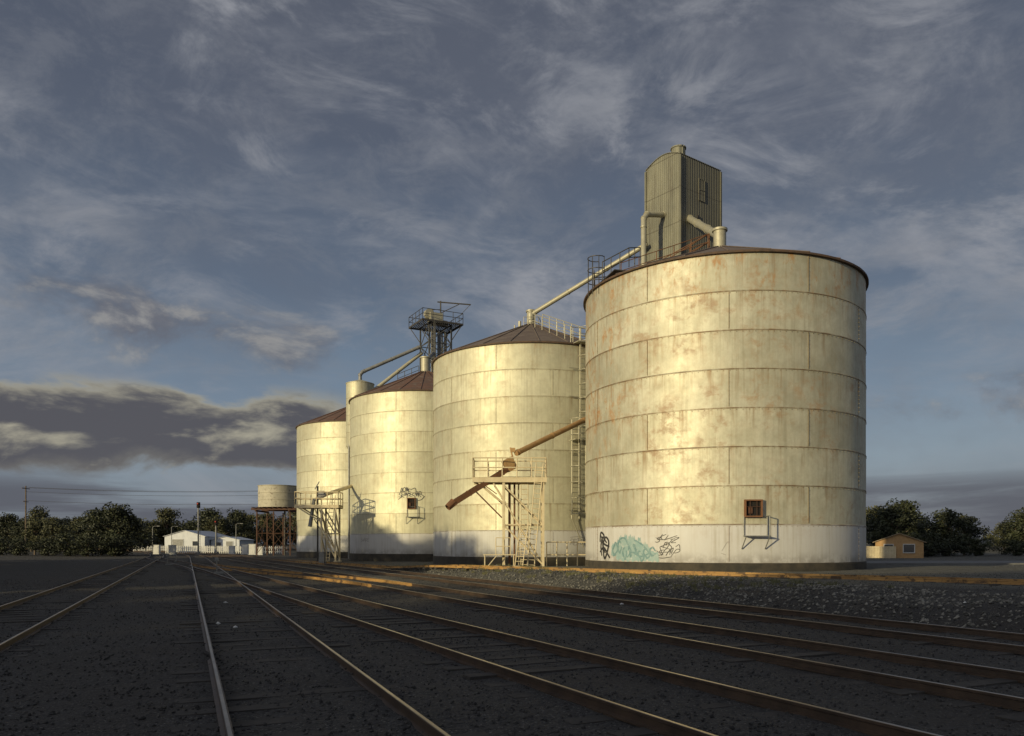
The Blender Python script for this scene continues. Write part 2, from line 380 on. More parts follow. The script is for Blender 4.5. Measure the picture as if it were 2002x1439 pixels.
# ------------------------------------------------------------------ silos
def P(beta,r,z): 
    a=math.radians(beta); return Vector((r*math.sin(a),-r*math.cos(a),z))
FONT={'S':[[(1,.85),(.6,1),(.1,.85),(.15,.6),(.8,.42),(.95,.15),(.5,0),(0,.1)]],
'K':[[(.1,1.05),(.05,0)],[(.95,1),(.1,.5),(1,-.05)]],'I':[[(.5,1),(.45,0)]],
'T':[[(0,.95),(1,1.02)],[(.52,1),(.45,0)]],'Z':[[(0,.95),(1,1),(0,.05),(1.1,0)]],
'F':[[(1,1),(.1,.95),(.05,-.1)],[(.05,.5),(.75,.55)]],'H':[[(.05,1),(0,0)],[(.95,1.05),(.9,0)],[(0,.5),(.95,.52)]],
'A':[[(0,0),(.5,1.05),(.95,0)],[(.15,.38),(.85,.4)]],'P':[[(.1,-.15),(.15,1),(.8,1.02),(.95,.7),(.6,.48),(.12,.45)]],
'W':[[(0,1),(.2,0),(.5,.7),(.75,0),(1.05,1.1)]],'E':[[(1,.95),(.1,1),(.1,.5),(.8,.52)],[(.1,.5),(.05,0),(1,.02)]],
'O':[[(.5,1),(.05,.7),(.1,.2),(.5,0),(.92,.25),(.9,.75),(.5,1)]],'R':[[(.1,0),(.12,1),(.8,.95),(.85,.6),(.15,.5),(1,0)]],
'N':[[(0,0),(.05,1),(.9,0),(.95,1.05)]],'L':[[(.1,1),(.05,0),(.9,.03)]],'~':[[(0,.3),(.2,1.1),(.45,.1),(.7,1),(.9,.2),(1.2,.8)]]}
def text(s,x,z,w,h,slant=.1,jit=.06):
    out=[]; rr=random.Random(len(s)*3+int(w*100))
    for i,ch in enumerate(s):
        if ch==' ': continue
        jz=rr.uniform(-jit,jit)*h; sc=rr.uniform(.85,1.2)
        for st in FONT[ch]: out.append([(x+i*w*1.05+(p[0]+slant*p[1])*w*1.1,z+jz+p[1]*h*sc) for p in st])
    return out
def strokes(mb,R,beta0,lines,w,off):
    for L in lines:
        pts=catmull([(a,b_,0) for a,b_ in L],5) if len(L)>2 else [Vector((*L[0],0)),Vector((*L[0],0)).lerp(Vector((*L[1],0)),.5),Vector((*L[1],0))]
        vs=[]
        for i,p in enumerate(pts):
            t=(pts[min(i+1,len(pts)-1)]-pts[max(i-1,0)]).normalized(); nrm=Vector((-t.y,t.x,0))
            ww=w*(.75+.35*math.sin(3.1*i/len(pts)))
            for s in (-1,1):
                q=p+nrm*s*ww/2; vs.append(P(beta0+math.degrees(q.x/R),R+off,q.y))
        mb.add(vs,[(2*i,2*i+2,2*i+3,2*i+1) for i in range(len(pts)-1)])

def silo(loc,R,mat,roofmat,label,b1,b2,bolts,hr=3.3,seed=0):
    e=thing("grain_silo",loc,label,"silo",group="row of steel grain silos")
    rr=random.Random(seed); n=144
    prof=[]; z=PL
    prof.append((R-.01,z)); 
    rows=[]
    for i in range(8):
        z0=PL+i*RING; z1=z0+RING; rk=R-(.012 if i%2 else 0)
        prof+= [(rk,z0+.03),(rk,z1-.04),(rk+.022,z1-.035),(rk+.022,z1-.01)]
        rows+=[i]*4
    tones={}
    def tf(i,k):
        ring=rows[min(i,len(rows)-1)]; beta=360*(k+.5)/n; off=b1 if ring%2==1 else b2
        idx=int(((beta-off)%360)//60); key=(ring,idx)
        if key not in tones: tones[key]=.4+.6*rr.random()
        return tones[key]
    mb=MB(); mb.lathe(prof,n,tonef=tf)
    for i in range(8):
        off=b1 if i%2==1 else b2; z0=PL+i*RING; z1=z0+RING
        for k in range(6):
            be=off+60*k; rad=P(be,1,0); tan=Vector((rad.y*-1,rad.x,0))
            mb.box(P(be,R+.004,(z0+z1)/2),(.04,.018,RING-.12),(tan,rad,Vector((0,0,1))),.25)
            if bolts:
                for j in range(8): mb.box(P(be,R+.02,z0+.2+j*.21),(.03,.03,.03),(tan,rad,Vector((0,0,1))),.1)
        if bolts:
            m_=int(2*math.pi*R/.30)
            for k in range(m_):
                be=360*k/m_; rad=P(be,1,0); tan=Vector((-rad.y,rad.x,0))
                mb.box(P(be,R+.006,z1-.09),(.03,.026,.03),(tan,rad,Vector((0,0,1))),.1)
    mkobj("wall",mb,M[mat],e,smooth=25)
    mb=MB(); mb.lathe([(R+.03,-.3),(R+.03,PL-.05),(R-.05,PL+.02)],96)
    mkobj("plinth",mb,M['plinth'],e,smooth=25)
    H=HW; mb=MB(); ro=R+.11
    mb.lathe([(R-.05,H-.02),(ro,H-.02),(ro,H+.04),(.35,H+hr),(.01,H+hr+.02)],96,tonef=lambda i,k:((k//4)*37%10)/10)
    for k in range(24):
        be=360/24*k+3; a=P(be,ro-.02,H+.07); b_=P(be,.4,H+hr+.02)
        mb.tube(a,b_,.03,4)
    roof=mkobj("roof",mb,M[roofmat],e,smooth=20)
    mb=MB(); mb.lathe([(R+.00,H-.08),(ro+.025,H-.07),(ro+.025,H+.03),(ro-.03,H+.055)],96)
    mkobj("rim",mb,M['rim'],e,smooth=25)
    return e,roof
def spout(roof,r,h,mat='galv',hr=3.3):
    z=HW+hr-.15; mb=MB()
    mb.lathe([(r*1.25,z),(r*1.25,z+.08),(r,z+.1),(r,z+h-.14),(r*1.22,z+h-.12),(r*1.22,z+h),(r*.8,z+h+.06),(.01,z+h+.1)],24)
    mkobj("spout",mb,M[mat],roof,smooth=30)

S1=(12.03,45.9,0);R1=7.74; S2=(1.51,63.1,0);R2=7.74; S3=(-8.75,80.2,0);R3=7.5; S4=(-18.86,98.4,0);R4=7.6
e1,r1=silo(S1,R1,'silo1','roof',"large rust-stained silver steel silo with teal graffiti",-42.,-11.5,True,hr=2.98,seed=1)
e2,r2=silo(S2,R2,'silo2','roof',"silver steel silo with side ladder and brown cone roof",-20.,-50,True,seed=2)
e3,r3=silo(S3,R3,'silo3','roofred',"silver steel silo with small rusty hatch and tags",-15.,-48,False,seed=3)
e4,r4=silo(S4,R4,'silo4','roofred',"silver steel silo with red rusted roof beside water tank",-25.,-55,False,seed=4)
spout(r1,.36,1.2,hr=3.05); spout(r2,.33,1.3,'galv'); spout(r3,.48,1.6,'galv'); spout(r4,.35,1.)

def hatch(e,R,beta,z,w,h,scale=1,pz=None):
    rad=P(beta,1,0); tan=Vector((-rad.y,rad.x,0)); up=Vector((0,0,1)); ax=(tan,rad,up); c=P(beta,R,z)
    he=MB()
    for s in(-1,1): he.box(c+tan*s*w/2+rad*.09,(.07,.24,h+.07),ax); he.box(c+up*s*h/2+rad*.092,(w-.07,.23,.07),ax)
    ho=mkobj("hatch",he,M['rust'],e)
    d=MB(); d.box(c+rad*.02,(w-.07,.05,h-.07),ax); mkobj("opening",d,M['void'],ho)
    d=MB()
    for f in (-.2,.2): d.tube(c+rad*.15+tan*f*w-up*h*.46,c+rad*.15+tan*f*w+up*h*.46,.012,5)
    d.tube(c+rad*.15-tan*w*.46+up*.1*h,c+rad*.15+tan*w*.46+up*.1*h,.012,5)
    d.box(c+rad*.08-tan*.14-up*.1,(.2,.08,.3),ax)
    mkobj("grille",d,M['standrust'],ho)
    p=MB(); pz=pz or z-1.33; pw=1.2*scale
    pc=P(beta,R,pz)+tan*.12
    for q in (.12,.3,.48): p.box(pc+rad*q,(pw,.09,.04),ax)
    for s in(-1,1):
        a=pc+tan*s*pw*.46
        p.tube(a+rad*.55,a+rad*.03-up*.62+tan*(-.10),.028,6); p.tube(a+rad*.03,a+rad*.55,.025,6)
        p.tube(a+rad*.05,a+rad*.05+up*.95,.025,6)
    a=pc+tan*pw*.46; b_=pc-tan*pw*.46
    p.tube(a+rad*.5,a+rad*.5+up*.95,.028,6); p.tube(a+rad*.5+up*.95,a+rad*.02+up*.95,.028,6); p.tube(b_+rad*.05+up*.95,a+rad*.05+up*.95,.02,6)
    mkobj("step_platform",p,M['grey'],e)
hatch(e1,R1,-3.2,3.35,.78,.78)
hatch(e3,R3,-3.5,5.35,.7,.95,.95,4.1)

# graffiti on first silo
gm=MB(); fr_=random.Random(4)
for b in range(7):
    s0=b*.42+fr_.uniform(-.05,.05); wd=.62; hh=[1.75,2.12,2.2,2.24,2.05,1.75,1.35][b]; lo=[1.0,.8,.76,.76,.78,.8,.76][b]; vs=[]
    for i in range(25):
        t=i/24; s=s0+wd*t; edge=math.sin(math.pi*t)**.2 if 0<t<1 else 0
        top=lo+(hh-lo)*edge*(.90+.06*math.sin(t*9+b*2)+.05*math.sin(t*31+b)); bot=lo+.05*math.sin(t*13+b)*edge
        for q in (bot,max(top,bot+.02)): vs.append(P(-60.6+math.degrees(s/R1),R1+.004+.0012*b,q))
    gm.add(vs,[(2*i,2*i+2,2*i+3,2*i+1) for i in range(24)])
mkobj("graffiti",gm,M['teal'],e1)
gm=MB(); L=[]
for i in range(8):
    cx=.32+i*.36; cz=1.38+.18*math.sin(i*2.1)-.04*i
    L.append([(cx+.20*math.cos(a*1.0+i)*(.6+.5*math.cos(a*2+i)),cz+.34*math.sin(a*1.1+i*.5)*(1-.05*i)) for a in [j*.75 for j in range(8)]])
L+= [[(0.1,1.0),(.5,1.3),(.6,1.8),(1.0,1.95),(1.3,1.6)],[(1.2,.95),(1.6,1.2),(2.1,1.0),(2.6,1.15)],[(1.7,1.85),(2.2,1.6),(2.5,1.3),(2.8,1.)]]
strokes(gm,R1,-60.5,L,.085,.016); mkobj("graffiti_outline",gm,M['teal2'],e1)
gm=MB()
L=[[(.05,2.1),(.25,1.9),(.35,1.3),(.5,.85),(.75,1.2),(.9,1.75),(.6,2.0),(.35,1.6),(.55,1.15)],[(.15,1.8),(.55,1.6),(.95,1.5)],[(0,1.2),(.4,1.45),(.8,1.1),(1.0,.9)],[(.0,1.75),(.1,2.25),(.45,2.05),(.3,1.5)],[(.2,1.0),(.1,1.5),(.3,2.0),(.7,1.7)]]
strokes(gm,R1,-69,L,.10,.026)
mkobj("graffiti_tag",gm,M['black'],e1)
gm=MB()
T_=text("SKITZ",.0,1.76,.21,.22,.8,.5)+text("F",.45,1.44,.2,.22,.5)+text("SHAP",.10,1.02,.25,.30,.8,.5)+[[(.0,1.0),(.4,.93),(.9,1.0)],[(1.12,1.5),(1.3,1.6),(1.34,1.35)],[(.3,1.5),(.8,1.66),(.6,1.35)],[(.55,1.72),(.9,1.5),(.8,1.1)],[(.05,1.95),(.5,1.85),(1.2,2.05)],[(.1,1.3),(.45,1.1),(.3,1.5),(.9,1.35)]]
strokes(gm,R1,-38.8,T_,.036,.008)
mkobj("graffiti_lettering",gm,M['black'],e1)
gm=MB(); strokes(gm,R1,-14,[[(0,1.3),(.3,1.75),(.35,1.2)],[(-.05,1.2),(.2,1.1)]],.03,.008); mkobj("faded_tag",gm,M['faded'],e1)
gm=MB(); strokes(gm,R2,19.5,text("RETOS",0,1.6,.24,.4,.1,.12)+[[(0,2.1),(.6,2.15),(1.3,2.05)]],.04,.008); mkobj("graffiti_tag",gm,M['faded'],e2)
gm=MB(); strokes(gm,R3,-11.,text("AO~E",-.1,6.35,.24,.36,.1,.2)+text("SR~PE",-.25,5.95,.25,.32,.2,.25)+text("S~R",1.0,5.85,.27,.42,.2,.3)+[[(-.3,5.7),(.05,6.0),(.0,6.5)],[(1.5,5.6),(1.9,5.7),(2.2,6.0)],[(.9,6.6),(1.3,6.75),(1.4,6.4)],[(1.6,6.3),(2.1,6.0),(1.9,5.7)]],.055,.008); mkobj("graffiti_tag",gm,M['black'],e3)
gm=MB(); strokes(gm,R3,-50,text("SHAPE",.2,1.85,.25,.3),.035,.008); mkobj("faded_tag",gm,M['faded'],e3)

# silo 1 roof cage and handrail
mb=MB(); rad=P(-76,1,0); tan=Vector((-rad.y,rad.x,0))
for rz in (16.1,16.75,17.4):
    cc=P(-74,R1-.1,rz); mb.pipe([cc+tan*.5*math.cos(a)+rad*.5*math.sin(a) for a in [-.6+(math.pi+1.2)*j/12 for j in range(13)]],.026,5)
for j in range(7):
    a=-.6+(math.pi+1.2)*j/6; cc=P(-74,R1-.1,0)+tan*.5*math.cos(a)+rad*.5*math.sin(a); mb.tube(cc+Vector((0,0,15.3)),cc+Vector((0,0,17.4)),.022,5)
mb.box(P(-66,R1-.7,16.05),(2.6,1.1,.05),(tan,rad,Vector((0,0,1))))
mb.guard([P(-70,R1-.2,16.05),P(-52,R1-.2,16.05),P(-56,R1-1.5,16.5)],1.0,.026,.9)
mb.guard([P(-80,R1-.2,16.05),P(-90,R1-.5,16.05),P(-100,R1-1.6,16.5)],1.0,.026,.9)
mkobj("ladder_cage",mb,M['dark'],e1)
mb=MB()
for be in (-118,-112):
    mb.guard([P(be,R1-.4,HW+.2),P(be,.6,HW+3.0)],.95,.025,1.3)
mb.guard([P(-75,R1-1.6,HW+.7),P(-85,.7,HW+2.9)],.9,.025,1.3)
mkobj("roof_railing",mb,M['rust'],e1)
# silo 2 ladder + roof walkway
mb=MB(); rad=P(26,1,0); tan=Vector((-rad.y,rad.x,0))
mb.ladder(P(26,R2+.25,8.6),P(26,R2+.25,HW+1.1),tan,.5,.035,.35,cage=rad)
mb.ladder(P(21.5,R2+.3,3.4),P(21.5,R2+.3,10.4),tan,.6,.04,.35,cage=rad)
mb.tube(P(26,R2+.25,8.6)+tan*.2,P(28,R2+.2,1.8),.035,6)
mb.tube(P(19.5,R2+.3,3.4),P(27,R2+.1,1.4),.035,6)
for zz in (4,6,8,10,12,14): mb.box(P(24,R2+.13,zz),(1.6,.04,.05),(tan,rad,Vector((0,0,1))))
mb.box(P(24,R2+.5,8.9),(1.5,.9,.06),(tan,rad,Vector((0,0,1))))
mkobj("ladder",mb,M['galv'],e2)
mb=MB()
for d in (-5,5):
    a=P(26+d*.9,R2-.1,HW+.15); b_=P(26+d*8,1.0,HW+3.0); mb.guard([a,b_],1.05,.03,1.3)
mb.guard([P(20,R2-.05,HW+.1),P(32,R2-.05,HW+.1)],1.1,.03,1.0)
mb.box(P(26,R2+.3,HW+.02),(1.4,1.,.06),(tan,rad,Vector((0,0,1))))
mb.guard([P(-40,.9,HW+2.85),P(40,.9,HW+2.85),P(120,.9,HW+2.85)],.9,.025,.8)
mb.tube(P(-90,.9,HW+2.8),P(-90,.9,HW+3.6),.12,8); mb.tube(P(-90,1.3,HW+2.6),P(-90,1.3,HW+3.3),.05,8)
mkobj("roof_railing",mb,M['galv'],e2)
mb=MB(); mb.guard([P(-85,2.8,HW+2.1),P(-85,.7,HW+3.0)],.9,.03,.8); mkobj("roof_railing",mb,M['dark'],e3)
mb=MB(); mb.guard([P(95,2.8,HW+2.1),P(95,.7,HW+3.0)],.9,.03,.8); mkobj("roof_railing",mb,M['dark'],e3)

# ------------------------------------------------------------------ headhouse tower
ht=thing("elevator_tower",(12.67,58.64,0),"tall olive grey corrugated grain elevator tower","elevator tower",rot=math.radians(36.87))
H0=29.2; hx,hy=2.2,1.65
mb=MB(); arc=[(-hy,H0)]+[(-hy+2*hy*i/10,H0+.5*math.sin(math.pi*i/10)) for i in range(1,10)]+[(hy,H0)]
outl=[(-hy,0)]+arc+[(hy,0)]; nn=len(outl)
vs=[(-hx,y,z) for y,z in outl]+[(hx,y,z) for y,z in outl]
fs=[tuple(range(nn))[::-1],tuple(nn+i for i in range(nn)),(0,1,nn+1,nn),(nn-2,nn-1,2*nn-1,2*nn-2)]
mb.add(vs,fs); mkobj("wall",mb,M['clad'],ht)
mb=MB(); A=[(y*1.02,z+.02) for y,z in arc]; k=len(A)
vs=[(-hx-.05,y,z) for y,z in A]+[(hx+.05,y,z) for y,z in A]+[(-hx-.05,y,z+.05) for y,z in A]+[(hx+.05,y,z+.05) for y,z in A]
fs=[]
for i in range(k-1): fs+=[(i,i+1,k+i+1,k+i),(2*k+i,3*k+i,3*k+i+1,2*k+i+1),(i,2*k+i,2*k+i+1,i+1),(k+i,k+i+1,3*k+i+1,3*k+i)]
fs+=[(0,k,3*k,2*k),(k-1,3*k-1,4*k-1,2*k-1)]
mb.add(vs,fs); rf=mkobj("roof",mb,M['clad'],ht,smooth=40)
mb=MB(); mb.lathe([(.5,H0+.2),(.5,H0+.85),(.56,H0+.86),(.56,H0+.95),(.01,H0+1.05)],24,c=(-1.45,-.8,0)); mkobj("vent",mb,M['clad'],rf,smooth=30)
mb=MB(); zc_=H0-2.0
mb.box((.05,-hy-.02,zc_),(.56,.04,1.5)); 
fr_=MB()
for s in(-1,1): fr_.box((.05+s*.30,-hy-.03,zc_),(.04,.06,1.6)); fr_.box((.05,-hy-.032,zc_+s*.77),(.55,.05,.04))
fr_.box((.05,-hy-.043,zc_),(.55,.05,.04))
w=mkobj("hatch_frame",fr_,M['clad'],ht); mkobj("hatch",mb,M['clad'],w)
mb=MB(); mb.box((-.35,-hy-.03,H0-4.0),(.2,.06,.2)); mkobj("inspection_panel",mb,M['dark'],ht)
mb=MB(); mb.box((-hx-.03,.4,H0-9.0),(.05,.5,.9)); mkobj("inspection_panel",mb,M['dark'],ht)
mb=MB()
for s in (-1,1):
    for t in (-1,1): mb.box((s*(hx+.012),t*(hy+.012),H0/2-.02),(.14,.14,H0-.1))
mkobj("corner_trim",mb,M['clad'],ht)
mb=MB(); mb.guard([(-2.2,-1.75,20.6),(-2.2,-3.1,20.6),(2.2,-3.1,20.6),(2.2,-1.75,20.6)],1.05,.028,1.1); mb.box((0,-2.4,20.55),(4.4,1.4,.08)); mb.guard([(-2.3,1.6,20.3),(-3.4,1.6,20.3),(-3.4,-1.6,20.3),(-2.3,-1.6,20.3)],1.0,.028,1.1); mb.box((-2.9,0,20.25),(1.2,3.2,.08))
mkobj("walkway",mb,M['rust'],ht)

# pipes
def pipe(name,pts,r,mat,label,cat="pipe",collars=True):
    b0=Vector(pts[-1]); pts=[Vector(p)-b0 for p in pts]
    mb=MB(); mb.pipe(pts,r,14)
    if collars:
        for a,b_ in zip(pts[:-1],pts[1:]):
            L=(b_-a).length; n=max(1,int(L/3.0))
            for i in range(0,n+1):
                q=a.lerp(b_,min(max(i/n,.03),.97)); d=(b_-a).normalized(); mb.tube(q-d*.05,q+d*.05,r*1.15,14)
    o=mkobj(name,mb,M[mat],None,b0,smooth=40); return tag(o,label,cat)
pipe("grain_pipe",[(10.97,57.24,25.4),(9.55,56.2,25.0),(9.3,56.0,24.6),(9.3,56.0,5)],.2,'galv',"bent galvanised downpipe on the corrugated tower")
pipe("grain_pipe",[(12.7,56.9,25.0),(12.1,46.35,19.65)],.24,'galv',"sloping galvanised pipe feeding the rust-stained silo")
pipe("grain_pipe",[(9.9,58.0,23.6),(1.6,63.0,19.9)],.18,'galv',"long sloping pipe from tower to second silo")
pipe("grain_chute",[(10.5,58.6,13.9),(4.9,53.0,9.95),(.25,48.2,7.15)],.17,'rustchute',"rusty chute running down to the loading gantry","chute")
pipe("grain_pipe",[(-10.4,89.6,23.9),(-16.6,88.1,20.75),(-16.86,88,20.4),(-16.86,88,19.6)],.2,'grey',"dark pipe running to the slim hopper bin")
pipe("grain_pipe",[(-10.2,90.2,23.4),(-15.6,89.2,18.9),(-17.5,93.5,17.6)],.2,'galv',"yellowish pipe sloping down behind the silo roof")
pipe("grain_pipe",[(-8.9,89.5,23.2),(-8.75,80.6,20.2)],.2,'grey',"short pipe feeding the silo roof spout")
pipe("grain_chute",[(-13.5,88.5,9.8),(-14.9,80.,7.9),(-17.0,72.,6.1)],.17,'cream',"cream chute running down to the small gantry","chute")

hb=thing("hopper_bin",(-16.86,88,0),"slim silver hopper bin between two silos","hopper bin")
mb=MB(); mb.lathe([(.3,10.4),(1.53,12.4),(1.53,14.7),(1.56,14.72),(1.56,14.8),(1.53,14.82),(1.53,17),(1.56,17.02),(1.56,17.1),(1.53,17.12),(1.53,19.3),(1.58,19.32),(1.58,19.38),(.3,19.8),(.01,19.82)],40); mkobj("wall",mb,M['silo3'],hb,smooth=25)
for a in range(4):
    mb=MB(); q=Vector((1.45*math.cos(a*1.5708+.78),1.45*math.sin(a*1.5708+.78),0)); mb.tube(q,q+Vector((0,0,12.6)),.1,8)
    mkobj("leg",mb,M['grey'],hb)

# ------------------------------------------------------------------ lattice elevator
le=thing("elevator_headframe",(-8.75,91,0),"steel lattice grain elevator with railed top platform","elevator headframe",rot=math.radians(28))
mb=MB(); hw=1.35; ZT=26.6
cs=[(-hw,-hw),(hw,-hw),(hw,hw),(-hw,hw)]
for x,y in cs: mb.box((x,y,ZT/2),(.15,.15,ZT))
for i in range(4):
    a=cs[i];b_=cs[(i+1)%4]
    for k in range(12):
        z0=ZT*k/12;z1=ZT*(k+1)/12
        mb.tube((*a,z0),(*b_,z1),.05,5); mb.tube((*b_,z0),(*a,z1),.05,5); mb.tube((*a,z1),(*b_,z1),.055,5)
mkobj("frame",mb,M['latt'],le)
mb=MB(); mb.box((-.3,0,13),(.45,.35,26)); mb.box((.5,.2,13),(.35,.3,26)); mkobj("elevator_leg",mb,M['grey'],le)
mb=MB(); mb.tube((.9,-.7,15),(.9,-.7,25.8),.16,10); mb.ladder((-1.0,-1.5,15),(-1.0,-1.5,26.6),(1,0,0),.4,.03,.35,cage=(0,-1,0),rc=.33); mkobj("ladder",mb,M['latt'],le)
mb=MB()
for s in (-1,1): mb.box((0,s*2.1,ZT),(5.0,.10,.2)); mb.box((s*2.45,0,ZT),(.1,4.1,.2))
for i in range(20): mb.box((-2.3+4.6*i/19,0,ZT+.05),(.12,4.1,.05))
for s in (-1,1):
    mb.tube((-2.4,s*2,ZT),(-hw,s*hw,ZT-1.8),.05,6); mb.tube((2.4,s*2,ZT),(hw,s*hw,ZT-1.8),.05,6)
mkobj("platform",mb,M['dark'],le)
mb=MB(); z=ZT+.1; mb.guard([(-2.45,-2.15,z),(2.45,-2.15,z),(2.45,2.15,z),(-2.45,2.15,z),(-2.45,-2.15,z)],1.15,.034,1.2); mkobj("railing",mb,M['dark'],le)
mb=MB(); mb.box((-.1,0,z+.75),(1.5,1.0,1.2)); mb.taper([(-.85,-.3,z+1.2),(-.85,.3,z+1.2)],[.55,.55],20); mb.box((1.1,.2,z+.4),(.7,.5,.6)); mkobj("drive_housing",mb,M['galv'],le)
mb=MB(); mb.tube((.6,0,z),(.6,0,z+2.9),.08,6); mb.tube((.3,0.2,z+2.8),(3.5,-2.0,z+2.35),.075,6); mb.tube((.6,0,z+1.5),(2.4,-1.25,z+2.45),.045,6); mb.tube((-1.,0,z+1.7),(.6,0,z+1.9),.04,6); mb.tube((3.45,-1.95,z+2.35),(2.5,-1.3,z+1.2),.03,5); mkobj("jib",mb,M['dark'],le)

# ------------------------------------------------------------------ gantries
def gantry(loc,x0,x1,zd,lx,label,mat='cream',tk=1.0):
    e=thing("loading_gantry",loc,label,"loading gantry",group="rail loading gantries")
    mb=MB(); cx=(x0+x1)/2; W=x1-x0
    for s in (-1,1): mb.box((cx,s*.95,zd-.12),(W,.09,.26))
    n=int(W/.55)
    for i in range(n+1): mb.box((x0+.05+(W-.1)*i/n,0,zd-.12),(.06,1.81,.12))
    mb.box((cx,0,zd+.03),(W+.02,2.0,.035)); mkobj("platform",mb,M[mat],e)
    mb=MB(); z=zd+.05; mb.guard([(x0+.03,-.95,z),(x1-.03,-.95,z),(x1-.03,.95,z),(x0+.03,.95,z),(x0+.03,-.95,z)],1.15,.038*tk,.9); mkobj("railing",mb,M[mat],e)
    for x in lx:
        for y in (-.85,.85):
            mb=MB(); mb.box((x,y,(zd-.25)/2),(.15,.15,zd-.25)); mb.box((x,y,.05),(.34,.34,.08)); mkobj("leg",mb,M[mat],e)
    mb=MB(); a,b_=lx[0],lx[-1]; r=.055*tk
    for y in (-.86,.86):
        mb.tube((a,y,zd-.4),(b_,y,zd*.5),r,6); mb.tube((a,y,zd*.5),(b_,y,zd*.5),r,6); mb.tube((a,y,zd*.5),(b_,y,.4),r,6)
        mb.tube((a-.6,y,zd-.3),(b_-.3,y,.9),r*.9,6)
        mb.tube((x0+.3,y,zd-.2),(a,y,zd-1.5),r,6)
    for x in (a,b_):
        mb.tube((x,-.85,zd-.4),(x,.85,zd*.5),r,6); mb.tube((x,-.85,zd*.45),(x,.85,.4),r,6); mb.tube((x,-.85,zd*.5),(x,.85,zd*.5),r,6)
    mkobj("brace",mb,M[mat],e)
    mb=MB(); mb.ladder((b_-.75,-.97,.1),(b_-.2,-.97,zd+.9),(.98,0,-.1),.42,.035,.3); mkobj("ladder",mb,M['cream'],e)
    return e
g1=gantry((0,48,0),-2.35,2.07,5.55,(-.5,1.85),"cream steel gantry with rusty chute, beside the track")
mb=MB(); mb.ladder((.75,-.6,.1),(.75,-.6,5.5),(1,0,0),.42,.03,.3); mb.tube((.4,.5,.1),(.4,.5,5.4),.05,6); mkobj("ladder",mb,M['cream'],g1)
def obox(mb,a,b_,w,h):
    a=Vector(a);b_=Vector(b_);t=(b_-a).normalized(); sdd=Vector((0,0,1)).cross(t).normalized(); u=t.cross(sdd)
    for s in (-1,1): mb.box((a+b_)/2+sdd*s*w/2,((b_-a).length,.03,h),(t,sdd,u))
    mb.box((a+b_)/2-u*(h/2-.015),((b_-a).length,w-.03,.03),(t,sdd,u))
    for f in (.1,.4,.7,.97): mb.box(a.lerp(b_,f),(.05,w+.06,h+.05),(t,sdd,u))
mb=MB(); obox(mb,(-.3,-.1,6.15),(-3.5,-1.7,3.98),.36,.30)
mb.taper([(-3.4,-1.65,4.1),(-3.75,-1.85,3.75)],[.24,.20],10,cap=False)
mb.tube((-2.2,-1.1,4.8),(-.6,-.85,3.2),.045,6); mb.tube((-1.6,-1.0,5.1),(-.9,-.9,4.6),.03,6)
mkobj("spout",mb,M['rust'],g1,smooth=30)
mb=MB(); mb.box((-.15,.0,6.45),(.6,.5,.75),(Vector((.8,.3,.5)).normalized(),Vector((-.35,.94,0)).normalized(),Vector((-.5,-.15,.85)).normalized())); mb.tube((.1,0,6.6),(-.1,.3,7.5),.05,8); mb.box((.05,.25,7.35),(.3,.25,.25)); mkobj("chute_valve",mb,M['rustchute'],g1)
for x,y,r in ((-.15,-.5,.075),(.15,.3,.06)):
    mb=MB(); mb.tube((x,y,.05),(x,y,5.4),r,8); mkobj("control_post",mb,M['rust'],g1)
mb=MB(); mb.box((-.75,-1.2,1.0),(1.9,.6,.05))
for x in (-1.6,0.1):
    for y in (-1.45,-.95): mb.tube((x,y,0),(x,y,1.0),.035,6)
mb.tube((-1.6,-1.45,.1),(-.9,-1.45,.95),.03,6); mb.guard([(-.95,-1.45,1.0),(-.1,-1.45,1.0)],1.0,.03,.8)
mb.ladder((.35,-1.9,.05),(.75,-1.2,2.9),(1,0,0),.45,.035,.28); mkobj("step_bench",mb,M['cream'],g1)
fe=MB(); fe.guard([(0,0,0),(2.55,0,0)],1.75,.04,.62,rails=(1.0,.55,.12)); fo=mkobj("pipe_fence",fe,M['cream'],None,(2.15,49.3,0)); tag(fo,"cream pipe guard fence beside the gantry","fence")
g2=gantry((0,72,0),-19.5,-15.55,5.1,(-17.1,-15.85),"small cream steel gantry with dark loading spout",tk=1.2)
mb=MB(); mb.taper([(-16.9,0,6.1),(-17.9,-.3,5.6),(-18.2,-.6,3.2)],[.16,.16,.18],12); mb.box((-17.3,.0,6.2),(.5,.4,.5)); mb.tube((-17.9,0,6.6),(-17.5,0,7.3),.05,6); mb.tube((-17.9,-.3,3.9),(-16.9,-.85,2.4),.04,6); mkobj("spout",mb,M['grey'],g2,smooth=40)
mb=MB(); mb.tube((-17.7,.2,0),(-17.7,.2,6.9),.08,8); mkobj("control_post",mb,M['dark'],g2)
cb=MB(); cb.box((0,0,.45),(.45,.35,.9)); cb.box((0,0,.93),(.5,.4,.06)); cb.tube((.3,0,0),(.3,0,2.1),.04,6); o=mkobj("control_cabinet",cb,M['grey'],None,(-15.9,66.3,0)); tag(o,"small grey control cabinet beside the track","cabinet")

